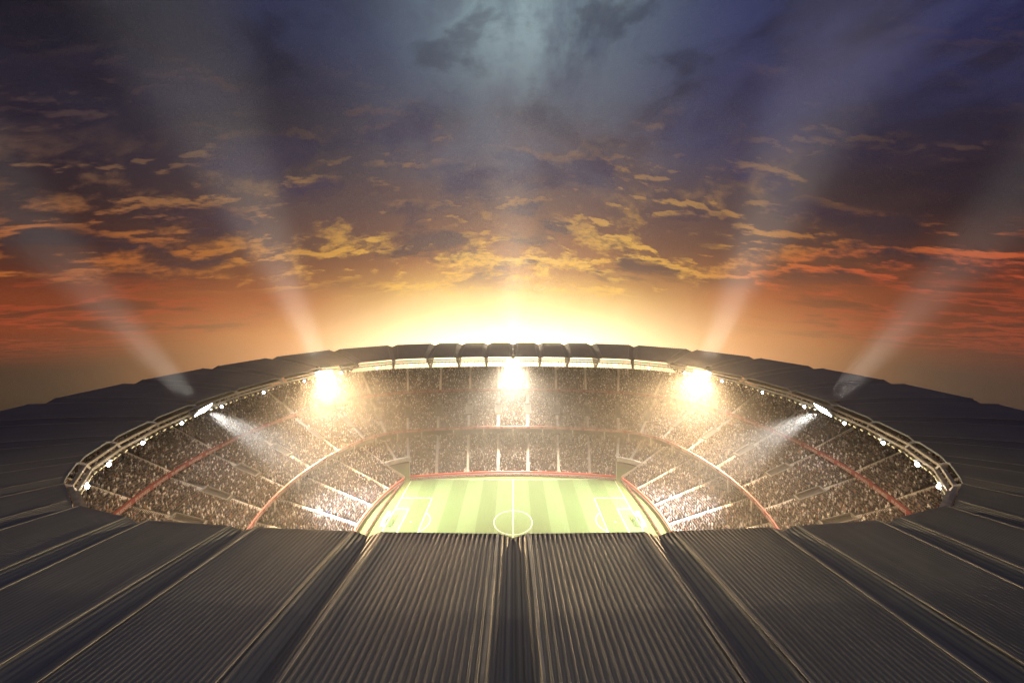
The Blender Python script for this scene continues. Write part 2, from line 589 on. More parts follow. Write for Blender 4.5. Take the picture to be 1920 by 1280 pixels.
def at(s, d, z):
    """point(s) on the plan at station s (0 = far middle, +right, +-S = near middle), offset d=(dx,dy) outwards, height z"""
    s = np.asarray(s, float)
    a = np.abs(s)
    sg = np.where(s < 0, -1.0, 1.0)
    o = [np.interp(a, _d, BC[:, i]) for i in range(4)]
    X = (o[0] + np.asarray(d[0]) * o[2]) * sg
    Y = o[1] + np.asarray(d[1]) * o[3]
    Z = np.broadcast_to(np.asarray(z, float), X.shape)
    return np.stack([X, Y, Z], -1)


def rt(s, d, z):
    """same, for the roof ring"""
    p = at(s, d, z)
    q = at(s, IN, 0)
    far = np.clip((q[..., 1] + 10) / 90, 0, 1)
    near = np.where(q[..., 1] < 0, np.clip(1 - (q[..., 0] / 88) ** 2, 0, 1), 0)
    p[..., 1] += ROOF_Y * np.maximum(far * far * (3 - 2 * far), near)
    return p


def nrm(s):
    a = abs(s)
    sg = -1.0 if s < 0 else 1.0
    v = Vector((np.interp(a, _d, BC[:, 2]) * sg, np.interp(a, _d, BC[:, 3]), 0))
    return v.normalized()


V_half = np.array([0, 21.6, 43.5, 66, 90, 116, 142, 168, 194, 217, 238, 257, 273, 288, 305, 325, 347.5, 371.5, 398.0]) * S / 398.0
MID = (V_half[:-1] + V_half[1:]) / 2
STAIRS = np.r_[-MID[::-1], MID]

stadium = empty('stadium', (0, 0, 0))
tag(stadium, 'huge oval football stadium, three packed tiers under a ring of grey corrugated roof panels', 'stadium')

# profiles: (offset fraction) (dx0,dy0,z0)->(dx1,dy1,z1), rows
TIERS = {
    'lower_tier': dict(a=(0.9, 0.7, 1.2), b=(37.0, 29.4, 14.0), rows=36),
    'middle_tier': dict(a=(33.6, 26.5, 18.9), b=(67.5, 58.6, 35.4), rows=40),
    'upper_tier': dict(a=(66.0, 57.5, 37.2), b=(90.0, 78.0, 51.0), rows=28),
}
TUN = (S_C0 + 4.5, S_C1 - 4.5)
TUN_ROWS = 14
VOM_S = 2.0
VOM_ROWS = (15, 25)


def row_pt(T, f):
    a, b = T['a'], T['b']
    return a[0] + (b[0] - a[0]) * f, a[1] + (b[1] - a[1]) * f, a[2] + (b[2] - a[2]) * f


tier_obj = {}
for tn, T in TIERS.items():
    n = T['rows']
    edges = [S_C0, S_C1, -S_C0, -S_C1]
    if tn == 'middle_tier':
        edges += list(STAIRS - VOM_S) + list(STAIRS + VOM_S)
    if tn == 'lower_tier':
        edges += [TUN[0], TUN[1], -TUN[0], -TUN[1]]
    ss = np.unique(np.round(np.r_[np.linspace(-S, S, 380), edges], 4))
    prof = []
    for k in range(n):
        x0, y0, z0 = row_pt(T, k / n)
        x1, y1, z1 = row_pt(T, (k + 1) / n)
        prof += [(x0, y0, z0), (x1, y1, z0)]
    prof.append(row_pt(T, 1.0))
    P = np.stack([at(ss, (p[0], p[1]), p[2]) for p in prof], 1)
    sm = (ss[:-1] + ss[1:]) / 2
    keep = np.ones((len(ss) - 1, len(prof) - 1), bool)
    if tn == 'lower_tier':
        cut = (np.abs(sm) > TUN[0]) & (np.abs(sm) < TUN[1])
        keep[np.ix_(cut, np.arange(len(prof) - 1) < 2 * TUN_ROWS)] = False
    if tn == 'middle_tier':
        cut = np.min(np.abs(sm[:, None] - STAIRS[None, :]), 1) < VOM_S
        rws = np.arange(len(prof) - 1)
        keep[np.ix_(cut, (rws >= 2 * VOM_ROWS[0]) & (rws < 2 * VOM_ROWS[1]))] = False
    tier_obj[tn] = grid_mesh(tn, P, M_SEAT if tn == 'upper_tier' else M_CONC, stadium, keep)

LT, MT, UT = tier_obj['lower_tier'], tier_obj['middle_tier'], tier_obj['upper_tier']
LOOP = np.linspace(-S, S, 420)


def ring(name, prof, m, parent, s=LOOP):
    """sweep a closed profile [(dx,dy,z)..] round the bowl"""
    P = np.stack([at(s, (p[0], p[1]), p[2]) for p in list(prof) + [prof[0]]], 1)
    return grid_mesh(name, P, m, parent)


# pitch-side wall with red capping, open at the two tunnels (near ones too)
segs = [np.linspace(-TUN[0], TUN[0], 120), np.linspace(TUN[1], S, 120), np.linspace(-S, -TUN[1], 120)]


def multi_ring(name, prof, m, parent, segs):
    vs, fs = [], []
    o = 0
    for s in segs:
        pr = list(prof) + [prof[0]]
        P = np.stack([at(s, (p[0], p[1]), p[2]) for p in pr], 1)
        ns, nk = P.shape[:2]
        idx = np.arange(ns * nk).reshape(ns, nk) + o
        q = np.stack([idx[:-1, :-1], idx[1:, :-1], idx[1:, 1:], idx[:-1, 1:]], -1).reshape(-1, 4)
        vs.append(P.reshape(-1, 3))
        fs.append(q)
        fs.append(np.array([idx[0, :4][::-1], idx[-1, :4]]))
        o += ns * nk
    return np_mesh(name, np.vstack(vs), np.vstack(fs), m, parent)


multi_ring('perimeter_wall', [(0, 0, 0), (0, 0, 0.9), (0.9, 0.7, 0.9), (0.9, 0.7, 0)], M_WALL, LT, segs)
multi_ring('wall_capping', [(-0.12, -0.1, 0.9), (-0.12, -0.1, 1.9), (0.8, 0.65, 1.9), (0.8, 0.65, 0.9)], M_REDWALL, LT, segs)

# corner tunnels: side walls and back wall of each wedge
for sg in (-1, 1):
    for half in (0,):
        w = MB()
        fb = row_pt(TIERS['lower_tier'], TUN_ROWS / TIERS['lower_tier']['rows'])
        for se in TUN:
            k = 16
            dv = (0.6 if se == TUN[0] else -0.6)
            for i in range(k):
                f0, f1 = i / k, (i + 1) / k
                A = (fb[0] * f0, fb[1] * f0, 3.0 + (fb[2] + 1.2 - 3.0) * f0)
                B = (fb[0] * f1, fb[1] * f1, 3.0 + (fb[2] + 1.2 - 3.0) * f1)
                s0, s1 = sg * se, sg * (se - dv)
                p = [at(s0, A[:2], 0), at(s0, B[:2], 0), at(s1, B[:2], 0), at(s1, A[:2], 0),
                     at(s0, A[:2], A[2]), at(s0, B[:2], B[2]), at(s1, B[:2], B[2]), at(s1, A[:2], A[2])]
                w.hexa(p)
        sB = np.linspace(TUN[0] - 0.6, TUN[1] + 0.6, 14) * sg
        for i in range(13):
            p = [at(sB[i], fb[:2], 0), at(sB[i + 1], fb[:2], 0), at(sB[i + 1], (fb[0] + .8, fb[1] + .6), 0), at(sB[i], (fb[0] + .8, fb[1] + .6), 0)]
            p += [q + np.array([0, 0, 5.4]) for q in p]
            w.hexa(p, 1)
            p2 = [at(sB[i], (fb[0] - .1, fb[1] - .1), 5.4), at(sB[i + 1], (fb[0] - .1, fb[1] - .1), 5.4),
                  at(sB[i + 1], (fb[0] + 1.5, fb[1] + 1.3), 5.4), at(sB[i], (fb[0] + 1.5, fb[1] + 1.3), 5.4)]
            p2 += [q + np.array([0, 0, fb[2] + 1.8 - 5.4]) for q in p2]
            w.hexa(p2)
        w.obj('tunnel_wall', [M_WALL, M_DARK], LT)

# rear walls, fascias, soffits
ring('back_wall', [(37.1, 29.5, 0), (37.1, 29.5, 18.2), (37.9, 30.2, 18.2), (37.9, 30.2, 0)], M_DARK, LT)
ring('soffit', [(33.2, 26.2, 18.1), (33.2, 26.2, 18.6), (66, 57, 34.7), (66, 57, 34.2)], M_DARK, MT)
RB_M = ring('advertising_ribbon', [(32.9, 25.9, 18.3), (32.9, 25.9, 20.1), (33.6, 26.5, 20.1), (33.6, 26.5, 18.3)], M_RED, MT)
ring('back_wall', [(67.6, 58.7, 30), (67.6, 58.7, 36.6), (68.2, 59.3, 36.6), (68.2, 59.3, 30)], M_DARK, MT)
RB_U = ring('advertising_ribbon', [(65.2, 56.8, 36.4), (65.2, 56.8, 38.2), (66.0, 57.5, 38.2), (66.0, 57.5, 36.4)], M_RED, UT)
ring('back_wall', [(90.0, 78.0, 40), (90.0, 78.0, 51.6), (90.7, 78.6, 51.6), (90.7, 78.6, 40)], M_WALL, UT)
ring('outer_wall', [(92, 80, 0), (92, 80, 47), (92.6, 80.6, 47), (92.6, 80.6, 0)], M_WALL, stadium)

# ribbon lettering
fc = bpy.data.curves.new('lettering_curve', 'FONT')
fc.body = 'BUSINESS'
fc.size = 1.0
fc.offset = 0.012
fc.resolution_u = 2
fo = bpy.data.objects.new('lettering_source', fc)
col.objects.link(fo)
dg = bpy.context.evaluated_depsgraph_get()
tm = bpy.data.meshes.new_from_object(fo.evaluated_get(dg))
TV = np.array([v.co[:] for v in tm.vertices])
TF = [tuple(p.vertices) for p in tm.polygons]
bpy.data.objects.remove(fo)
TV[:, 0] -= TV[:, 0].min()
TV[:, 1] -= TV[:, 1].min()
TW, TH = TV[:, 0].max(), TV[:, 1].max()


def lettering(d, z, h, width, period, smax, parent):
    g = np.linspace(0, S, 4000)
    pp = at(g, d, 0)
    cum = np.r_[0, np.cumsum(np.linalg.norm(np.diff(pp, axis=0), axis=1))]
    L = float(np.interp(smax, g, cum))
    w = MB()
    x = -L
    while x + width < L:
        tx = x + TV[:, 0] / TW * width
        sv = np.sign(tx) * np.interp(np.abs(tx), cum, g)
        pts = at(sv, d, 0)
        pts[:, 2] = z + TV[:, 1] / TH * h
        w.add(pts, TF)
        x += period
    return w.obj('lettering', M_WHITE, parent)


lettering((32.84, 25.85), 18.65, 1.1, 7.2, 9.2, 345, RB_M)
lettering((65.14, 56.75), 36.75, 1.1, 7.2, 9.2, 345, RB_U)

# stairways, one flight per bay and tier
for tn, T in TIERS.items():
    n = T['rows']
    for sc in STAIRS:
        if abs(sc) > 350:
            continue
        if tn == 'lower_tier' and TUN[0] - 2 < abs(sc) < TUN[1] + 2:
            r0 = TUN_ROWS + 1
        else:
            r0 = 0
        w = MB()
        for k in range(r0, n):
            if tn == 'middle_tier' and VOM_ROWS[0] - 1 <= k < VOM_ROWS[1]:
                if k == VOM_ROWS[0]:
                    w.obj('stairway', M_STAIR, tier_obj[tn])
                    w = MB()
                continue
            for h in (0, 1):
                f0, f1 = (k + h * 0.5) / n, (k + h * 0.5 + 0.5) / n
                A, B = row_pt(T, f0), row_pt(T, f1)
                zt = row_pt(T, k / n)[2] + 0.10 + h * (T['b'][2] - T['a'][2]) / n * 0.5
                ps = at(np.array([sc]), (A[0], A[1]), 0)[0]
                pe = at(np.array([sc]), (B[0], B[1]), 0)[0]
                dv = Vector(pe - ps)
                side = Vector((dv.y, -dv.x, 0)).normalized() * 0.85
                ps, pe = Vector(ps), Vector(pe) - dv * 0.0
                zb = row_pt(T, k / n)[2] - 0.3
                p = [ps - side, ps + side, pe + side, pe - side]
                w.hexa([Vector((q.x, q.y, zb)) for q in p] + [Vector((q.x, q.y, zt)) for q in p])
        w.obj('stairway', M_STAIR, tier_obj[tn])

# vomitories in the middle tier: sunk openings with pale parapets
T = TIERS['middle_tier']
n = T['rows']
A = row_pt(T, VOM_ROWS[0] / n)
B = row_pt(T, VOM_ROWS[1] / n)
for sc in STAIRS:
    if abs(sc) > 350:
        continue
    w = MB()
    zf = A[2] - 3.4
    s0, s1 = sc - VOM_S, sc + VOM_S
    # floor and inner walls
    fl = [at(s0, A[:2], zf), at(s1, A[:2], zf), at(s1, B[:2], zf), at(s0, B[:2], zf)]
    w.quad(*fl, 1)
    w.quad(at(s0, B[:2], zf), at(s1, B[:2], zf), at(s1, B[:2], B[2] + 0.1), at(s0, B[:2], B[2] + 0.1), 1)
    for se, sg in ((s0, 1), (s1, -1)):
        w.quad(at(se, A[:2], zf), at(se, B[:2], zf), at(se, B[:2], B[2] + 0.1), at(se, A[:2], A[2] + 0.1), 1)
        i0, i1 = se, se - sg * 0.4
        p = [at(i0, A[:2], A[2] - 0.3), at(i0, B[:2], B[2] - 0.3), at(i1, B[:2], B[2] - 0.3), at(i1, A[:2], A[2] - 0.3)]
        p += [q + np.array([0, 0, 1.1]) for q in p]
        w.hexa(p, 0)
    for pt, q in ((B, 0.7), (A, -0.7)):
        p = [at(s0 - .4, pt[:2], pt[2] - .3), at(s1 + .4, pt[:2], pt[2] - .3),
             at(s1 + .4, (pt[0] + q, pt[1] + q), pt[2] - .3), at(s0 - .4, (pt[0] + q, pt[1] + q), pt[2] - .3)]
        p += [v + np.array([0, 0, 1.1 if q > 0 else 0.8]) for v in p]
        w.hexa(p, 0)
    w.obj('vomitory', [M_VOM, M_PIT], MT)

# short support posts below the middle and upper ribbon
for sv in np.r_[-V_half[1:16][::-1], V_half[:16]]:
    w = MB()
    for (o, zb, zt) in (((33.3, 26.3), 13.2, 18.3),):
        c = at(np.array([sv]), o, 0)[0]
        w.bar((c[0], c[1], zb), (c[0], c[1], zt), 0.8)
    w.obj('support_post', M_WALL, MT)

# ------------------------------------------------------------------ roof panels
OUT_S = (119.0, 130.0)
Z_IN, Z_OUT = 62.0, 65.0
RIBS = 31


def roof_panel(sa, sb):
    na = RIBS * 4
    t = np.linspace(0, 1, na + 1)
    rows = np.array([0, 0.012, 0.25, 0.5, 0.75, 0.996, 1.0])
    ss = sa + (sb - sa) * t
    # keep the valley lines straight: interpolate between the two bounding normals
    Pin = rt(ss, IN, 0)[:, :2]
    Pout = rt(ss, OUT_S, 0)[:, :2]
    # straight chords, as the real panels are flat
    Pin = Pin[0] + (Pin[-1] - Pin[0]) * t[:, None]
    Pout = Pout[0] + (Pout[-1] - Pout[0]) * t[:, None]
    win = np.linalg.norm(Pin[-1] - Pin[0])
    wout = np.linalg.norm(Pout[-1] - Pout[0])
    L = np.linalg.norm(Pout.mean(0) - Pin.mean(0))
    P = np.zeros((na + 1, len(rows), 3))
    UV = np.zeros((na + 1, len(rows), 2))
    ph = np.arange(na + 1) % 4
    rib = np.where((ph == 1) | (ph == 2), 0.16, 0.0)
    for j, r in enumerate(rows):
        xy = Pin + (Pout - Pin) * r
        wd = win + (wout - win) * r
        edge = np.minimum(t, 1 - t) * wd
        dep = 0.7 + (1.9 - 0.7) * r
        sh = 2.6 + 1.8 * r
        dz = -dep * np.clip(1 - edge / sh, 0, 1)
        z = Z_IN + (Z_OUT - Z_IN) * r + 1.2 * math.sin(math.pi * r) * 0.6
        P[:, j, :2] = xy
        P[:, j, 2] = z + dz + (np.full(na + 1, 0.16) if r < 0.002 else rib) * (0.35 + 0.65 * np.clip(edge / 1.2, 0, 1)) 
        UV[:, j, 0] = t * wd
        UV[:, j, 1] = r * L
    # skirt down to a soffit
    lowi = P[:, :1].copy()
    lowi[:, :, 2] -= 0.55
    lowo = P[:, -1:].copy()
    lowo[:, :, 2] -= 1.0
    G = np.concatenate([lowi, P, lowo, lowi], 1)
    U = np.concatenate([UV[:, :1], UV, UV[:, -1:], UV[:, :1]], 1)
    o = grid_mesh('roof_panel', G, [M_ROOF, M_ROOFB], stadium, None, U)
    nk = G.shape[1] - 1
    mi = np.zeros((na, nk), np.int32)
    mi[:, -1] = 1
    o.data.polygons.foreach_set('material_index', mi.ravel())
    return o


VS = np.r_[-V_half[::-1][:-1], V_half]
for i in range(len(VS) - 1):
    roof_panel(VS[i], VS[i + 1])

# ridge flashings along the valleys (pale strip either side) and fin girders below
for sv in VS[:-1]:
    a_i = Vector(rt(np.array([sv]), IN, 0)[0])
    a_o = Vector(rt(np.array([sv]), OUT_S, 0)[0])
    d = (a_o - a_i)
    d.normalize()
    side = Vector((-d.y, d.x, 0))
    w = MB()
    L = (a_o - a_i).length
    # tapering fin: shallow at the inner tip, deep where it meets the back of the stand
    prof = [(0.0, 60.9, 59.6), (3.0, 61.0, 59.0), (22.0, 61.5, 50.5), (30.0, 61.7, 48.0), (L - 6, 61.2, 58.0)]
    for (u0, t0, b0), (u1, t1, b1) in zip(prof[:-1], prof[1:]):
        p0, p1 = a_i + d * u0, a_i + d * u1
        hw = 0.75
        w.hexa([(*(p0 - side * hw).xy, b0), (*(p0 + side * hw).xy, b0), (*(p1 + side * hw).xy, b1), (*(p1 - side * hw).xy, b1),
                (*(p0 - side * hw).xy, t0), (*(p0 + side * hw).xy, t0), (*(p1 + side * hw).xy, t1), (*(p1 - side * hw).xy, t1)])
    w.obj('roof_girder', M_GIRD, stadium)

# narrow standing flashings at the shoulders of every valley
for sv in VS[:-1]:
    for sgn in (-1, 1):
        w = MB()
        for off in (2.7,):
            pts = []
            for r in np.linspace(0.0, 1.0, 9):
                a_i = Vector(rt(np.array([sv]), IN, 0)[0])
                a_o = Vector(rt(np.array([sv]), OUT_S, 0)[0])
                d = (a_o - a_i)
                q = a_i + d * r
                dn = d.normalized()
                side = Vector((-dn.y, dn.x, 0)) * sgn
                z = Z_IN + (Z_OUT - Z_IN) * r + 1.2 * math.sin(math.pi * r) * 0.6 + 0.30
                pts.append(q + side * (off + 1.8 * r) + Vector((0, 0, z)))
            for p0, p1 in zip(pts[:-1], pts[1:]):
                w.bar(p0, p1, 0.36, 0.12)
        w.obj('ridge_flashing', M_FLASH, stadium)

# ------------------------------------------------------------------ lamp gantry along the inner edge
RU, RUZ = (64.0, 59.0), 60.1
RL, RLZ = (63.0, 58.1), 58.7
for i in range(len(VS) - 1):
    a, b = VS[i], VS[i + 1]
    w = MB()
    w.bar(rt(a, RU, RUZ), rt(b, RU, RUZ), 0.75, 0.75)
    w.bar(rt(a, RL, RLZ), rt(b, RL, RLZ), 0.8, 0.8)
    for f in (0.25, 0.5, 0.75):
        q0 = Vector(rt(a, RU, RUZ)) * (1 - f) + Vector(rt(b, RU, RUZ)) * f
        q1 = Vector(rt(a, RL, RLZ)) * (1 - f) + Vector(rt(b, RL, RLZ)) * f
        w.bar(q0, q1, 0.16)
    w.obj('lamp_rail', M_RAIL, stadium)
for sv in VS[:-1]:
    w = MB()
    pr = rt(np.array([sv]), (65.6, 60.6), 61.0)[0]
    w.bar(pr, rt(np.array([sv]), (63.9, 58.9), 60.0)[0], 1.3, 1.0)
    w.bar(rt(np.array([sv]), (64.2, 59.2), 60.4)[0], rt(np.array([sv]), (62.9, 58.0), 58.3)[0], 1.0, 0.8)
    w.obj('rail_bracket', M_STEEL, stadium)

# ------------------------------------------------------------------ lamps
ORD = ['first', 'second', 'third', 'fourth', 'fifth', 'sixth', 'seventh', 'eighth', 'ninth', 'tenth', 'eleventh', 'twelfth', 'thirteenth',
       'fourteenth', 'fifteenth', 'sixteenth', 'seventeenth', 'eighteenth', 'nineteenth', 'twentieth', 'twenty-first', 'twenty-second',
       'twenty-third', 'twenty-fourth', 'twenty-fifth', 'twenty-sixth', 'twenty-seventh', 'twenty-eighth', 'twenty-ninth', 'thirtieth']


def rail_xy(i, f):
    q = Vector(rt(VS[i], RL, RLZ)) * (1 - f) + Vector(rt(VS[i + 1], RL, RLZ)) * f
    return q


def inward(i):
    d = Vector(rt(VS[i + 1], RL, 0)) - Vector(rt(VS[i], RL, 0))
    v = Vector((d.y, -d.x, 0)).normalized()
    c = (Vector(rt(VS[i + 1], RL, 0)) + Vector(rt(VS[i], RL, 0))) / 2
    if v.dot(Vector((c.x, c.y, 0))) > 0:
        v = -v
    return v


bays = [i for i in range(len(VS) - 1) if abs((VS[i] + VS[i + 1]) / 2) < 318]
# bright round floodlight, one per bay
proto = empty('floodlight', (0, 0, 0))
w = MB()
w.bar((0, 0, 0.0), (0, 0, -1.5), 0.22)
w.tube((0, -0.15, -1.6), (0, 0.35, -1.5), 0.45, 14, 0, 0.62)
w.obj('lamp_housing', M_HOUS, proto)
w = MB()
w.ball((0, 0.45, -1.55), 0.55)
w.obj('lamp_bulb', M_BULB, proto)
ld = bpy.data.lights.new('floodlight_light', 'SPOT')
ld.spot_size = R(168)
ld.spot_blend = 1.0
ld.energy = 9500
ld.color = (1.0, 0.64, 0.32)
ld.shadow_soft_size = 0.4
lo = bpy.data.objects.new('lamp_light', ld)
col.objects.link(lo)
lo.parent = proto
lo.location = (0, 1.5, -2.2)
lo.rotation_euler = (R(35), 0, 0)
first = True
k = 0
for i in bays:
    o = proto if first else copy_tree(proto)
    first = False
    q = rail_xy(i, 0.5)
    v = inward(i)
    o.location = q + Vector((0, 0, -0.3))
    o.rotation_euler = (0, 0, math.atan2(-v.x, v.y))
    tag(o, 'dazzling white round floodlight under the roof rail, %s from left tip of the rim' % ORD[k], 'floodlight', 'bright floodlights along the roof rim')
    k += 1
# small yellowish spotlights
sp = MB()
sp.bar((0, 0, 0.0), (0, 0, -0.45), 0.16, None, 1)
sp.tube((0, -0.30, -0.42), (0, 0.28, -0.85), 0.24, 8, 1, 0.36)
sp.tube((0, 0.285, -0.855), (0, 0.36, -0.91), 0.34, 8, 0)
sp_me = sp.mesh('spotlight', [M_YEL, M_STEEL])
k = 0
for i in bays:
    for j, f in enumerate((0.10, 0.26, 0.38, 0.62, 0.74, 0.90)):
        o = bpy.data.objects.new('spotlight', sp_me)
        col.objects.link(o)
        v = inward(i)
        o.location = rail_xy(i, f) + Vector((0, 0, -0.3))
        o.rotation_euler = (0, 0, math.atan2(-v.x, v.y))
        o.scale = (1.35, 1.35, 1.35)
        tag(o, 'small yellowish spotlight, %s of six hanging around the %s bright floodlight from left' % (ORD[j], ORD[k]), 'spotlight',
            'small spotlights under the roof rim')
    k += 1

# ------------------------------------------------------------------ five floodlight banks with search beams
HZ = 1.0
BANKS = [
    # station s, inward aim point, up direction, power down, power up, colour, label
    (0.0, (0, -5, 0), (0.0, 0.10, 1.0), 1.8, 0.7, (1.0, 0.80, 0.56), 24, 'huge glaring floodlight bank in the middle of the far roof edge'),
    (-V_half[6] * 1.0, (-20, -60, 0), (-0.46, 0.05, 1.0), 2.1, 1.0, (1.0, 0.66, 0.33), 26, 'glaring floodlight bank on the far left bend of the roof edge'),
    (V_half[6] * 1.0, (20, -60, 0), (0.46, 0.05, 1.0), 2.1, 1.0, (1.0, 0.66, 0.33), 26, 'glaring floodlight bank on the far right bend of the roof edge'),
    (-V_half[9], (-54, 6, 0), (-0.92, 0.0, 1.0), 3.6, 0.6, (1.0, 0.97, 0.92), 17, 'white floodlight bank halfway along the left side of the roof edge'),
    (V_half[9], (54, 6, 0), (0.92, 0.0, 1.0), 3.6, 0.6, (1.0, 0.97, 0.92), 17, 'white floodlight bank halfway along the right side of the roof edge'),
]
P_WIDE = 2.2e5
P_DOWN = 1.75e6
P_UP = 2.3e8


def spot(name, loc, aim, power, color, ang, blend, parent, radius=0.5):
    l = bpy.data.lights.new(name, 'SPOT')
    l.energy = power
    l.color = color
    l.spot_size = R(ang)
    l.spot_blend = blend
    l.shadow_soft_size = radius
    o = bpy.data.objects.new(name, l)
    col.objects.link(o)
    o.rotation_euler = Vector(aim).normalized().to_track_quat('-Z', 'Y').to_euler()
    o.location = Vector(loc)
    o.parent = parent
    return o


for s, aim, up, pd, pu, colr, ang, lab in BANKS:
    base = Vector(rt(np.array([s]), (61.4, 56.6), 59.2)[0])
    e = empty('floodlight_bank', base)
    tag(e, lab, 'floodlight bank', 'large floodlight banks')
    d = (Vector(aim) - base).normalized()
    sd_ = d.cross(Vector((0, 0, 1))).normalized()
    u_ = sd_.cross(d).normalized()
    w = MB()
    w.box(Vector((0, 0, 0)), sd_, d, u_, 5.0, 0.35, 1.9)
    w.obj('housing', M_HOUS, e)
    for a in range(-3, 4):
        for b in (-1, 0, 1):
            c0 = sd_ * (a * 1.4) + u_ * (b * 1.2)
            w = MB()
            w.tube(c0 + d * 0.352, c0 + d * 0.46, 0.5, 12)
            w.obj('lens', M_LENS, e)
    w = MB()
    n_ = nrm(s)
    w.bar(-d * 0.35, n_ * 2.2 + Vector((0, 0, -0.4)), 0.5)
    w.obj('mounting_arm', M_STEEL, e)
    q = Vector(rt(np.array([s]), (66.5, 61.5), 62.3)[0]) - base
    w = MB()
    w.tube(q, q + Vector((0, 0, 0.9)), 0.9, 16, 0, 1.2)
    w.obj('search_lamp', M_HOUS, e)
    spot('beam_light', q + Vector((0, 0, 1.6)), up, P_UP * pu, (1.0, 0.94, 0.86), ang, 0.9, e, 8.0 if abs(s) < 160 else 4.0)
    dw = (d + Vector((0, 0, -0.75))).normalized()
    spot('flood_light', d * 1.2, dw, P_WIDE * (1.0 if abs(s) < 160 else 0.12), (0.96, 0.97, 1.0), 120, 1.0, e, 1.2)
    spot('flood_light', d * 3.0, d, P_DOWN * pd, colr, 84 if abs(s) < 160 else 38, 1.0, e, 3.5 if abs(s) < 160 else 1.2)

# ------------------------------------------------------------------ pitch and ground
s_l = np.linspace(-S, S, 400)
pp = at(s_l, (15.5, 12.5), 0.0)[:-1]
me = bpy.data.meshes.new('pitch')
me.from_pydata([tuple(map(float, p)) for p in pp], [], [tuple(range(len(pp)))])
me.materials.append(M_GRASS)
pitch = bpy.data.objects.new('pitch', me)
col.objects.link(pitch)
tag(pitch, kind='structure')

for sg in (-1, 1):
    fb = row_pt(TIERS['lower_tier'], TUN_ROWS / TIERS['lower_tier']['rows'])
    sB = np.linspace(TUN[0] - 0.3, TUN[1] + 0.3, 14) * sg
    P = np.stack([at(sB, (fb[0] * f, fb[1] * f), 0.004 + 4.6 * max(0, (f - 0.12) / 0.88)) for f in np.linspace(-0.02, 1.0, 12)], 1)
    tag(grid_mesh('tunnel_ramp', P, M_GRASS), kind='structure')

gp = at(s_l, (105, 95), -0.3)[:-1]
me = bpy.data.meshes.new('ground')
me.from_pydata([tuple(map(float, p)) for p in gp], [], [tuple(range(len(gp)))])
me.materials.append(M_GROUND)
ground = bpy.data.objects.new('ground', me)
col.objects.link(ground)
tag(ground, kind='structure')

ln = MB()
Z = 0.006
LW = 0.28


def lrect(x0, y0, x1, y1):
    ln.quad((x0, y0, Z), (x1, y0, Z), (x1, y1, Z), (x0, y1, Z))


def hline(x0, x1, y):
    lrect(x0, y - LW / 2, x1, y + LW / 2)


def vline(x, y0, y1):
    lrect(x - LW / 2, y0, x + LW / 2, y1)


def arc(cx, cy, r, a0, a1, n=64):
    for i in range(n):
        t0, t1 = a0 + (a1 - a0) * i / n, a0 + (a1 - a0) * (i + 1) / n
        ri, ro = r - LW / 2, r + LW / 2
        ln.quad((cx + ri * math.cos(t0), cy + ri * math.sin(t0), Z), (cx + ro * math.cos(t0), cy + ro * math.sin(t0), Z),
                (cx + ro * math.cos(t1), cy + ro * math.sin(t1), Z), (cx + ri * math.cos(t1), cy + ri * math.sin(t1), Z))


h = LW / 2
hline(-60 + h, 60 - h, 40)
hline(-60 + h, 60 - h, -40)
vline(-60, -40 - h, 40 + h)
vline(60, -40 - h, 40 + h)
vline(0, -40 + h, -9.15 - h)
vline(0, -9.15 + h, 9.15 - h)
vline(0, 9.15 + h, 40 - h)
arc(0, 0, 9.15, 0, 2 * math.pi, 96)
for sg in (-1, 1):
    for dx, dy in ((16.5, 20.16), (7.0, 10.6)):
        xa, xb = sorted((sg * (60 - h), sg * (60 - dx + h)))
        hline(xa, xb, dy)
        hline(xa, xb, -dy)
        vline(sg * (60 - dx), -dy - h, dy + h)
    a0 = math.acos((16.5 - 11) / 9.15)
    if sg < 0:
        arc(-49, 0, 9.15, -a0 + 0.02, a0 - 0.02, 40)
    else:
        arc(49, 0, 9.15, math.pi - a0 + 0.02, math.pi + a0 - 0.02, 40)
    arc(sg * 49, 0, 0.2, 0, 2 * math.pi, 16)
ln.v = [(p[0], p[1], p[2]) for p in ln.v]
lo_ = ln.obj('pitch_lines', M_LINE)
tag(lo_, kind='structure')

# goals
for sg, lab in ((-1, 'white football goal with net at the left end of the pitch'), (1, 'white football goal with net at the right end of the pitch')):
    g = empty('goal', (sg * 60, 0, 0))
    tag(g, lab, 'goal', 'goals')
    W, H, Dp = 4.0, 2.6, 2.2
    w = MB()
    for y in (-W, W):
        w.tube((0, y, 0), (0, y, H), 0.12)
    w.tube((0, -W, H), (0, W, H), 0.12)
    for y in (-W, W):
        w.tube((0, y, H), (sg * 1.3, y, H), 0.06)
        w.tube((sg * 1.3, y, H), (sg * Dp, y, 0), 0.06)
    w.obj('frame', M_GOAL, g)
    w = MB()
    for y in np.arange(-W, W + 0.01, 0.25):
        w.bar((sg * 0.05, y, H - .02), (sg * 1.3, y, H - .02), 0.05)
        w.bar((sg * 1.3, y, H - .02), (sg * Dp, y, 0.05), 0.05)
    for f in np.linspace(0, 1, 11):
        x, z = 1.3 + (Dp - 1.3) * f, H * (1 - f) + 0.03
        w.bar((sg * x, -W, z), (sg * x, W, z), 0.05)
    for f in np.linspace(0.1, 0.9, 5):
        w.bar((sg * 1.3 * f, -W, H), (sg * 1.3 * f, W, H), 0.05)
    for y in (-W, W):
        for f in np.linspace(0.1, 0.95, 8):
            w.bar((sg * 1.3 * f, y, 0.05), (sg * 1.3 * f, y, H), 0.04)
        for z in np.linspace(0.2, 2.3, 8):
            w.bar((0, y, z), (sg * (1.3 + (Dp - 1.3) * (1 - z / H)), y, z), 0.04)
    w.obj('net', M_GOAL, g)

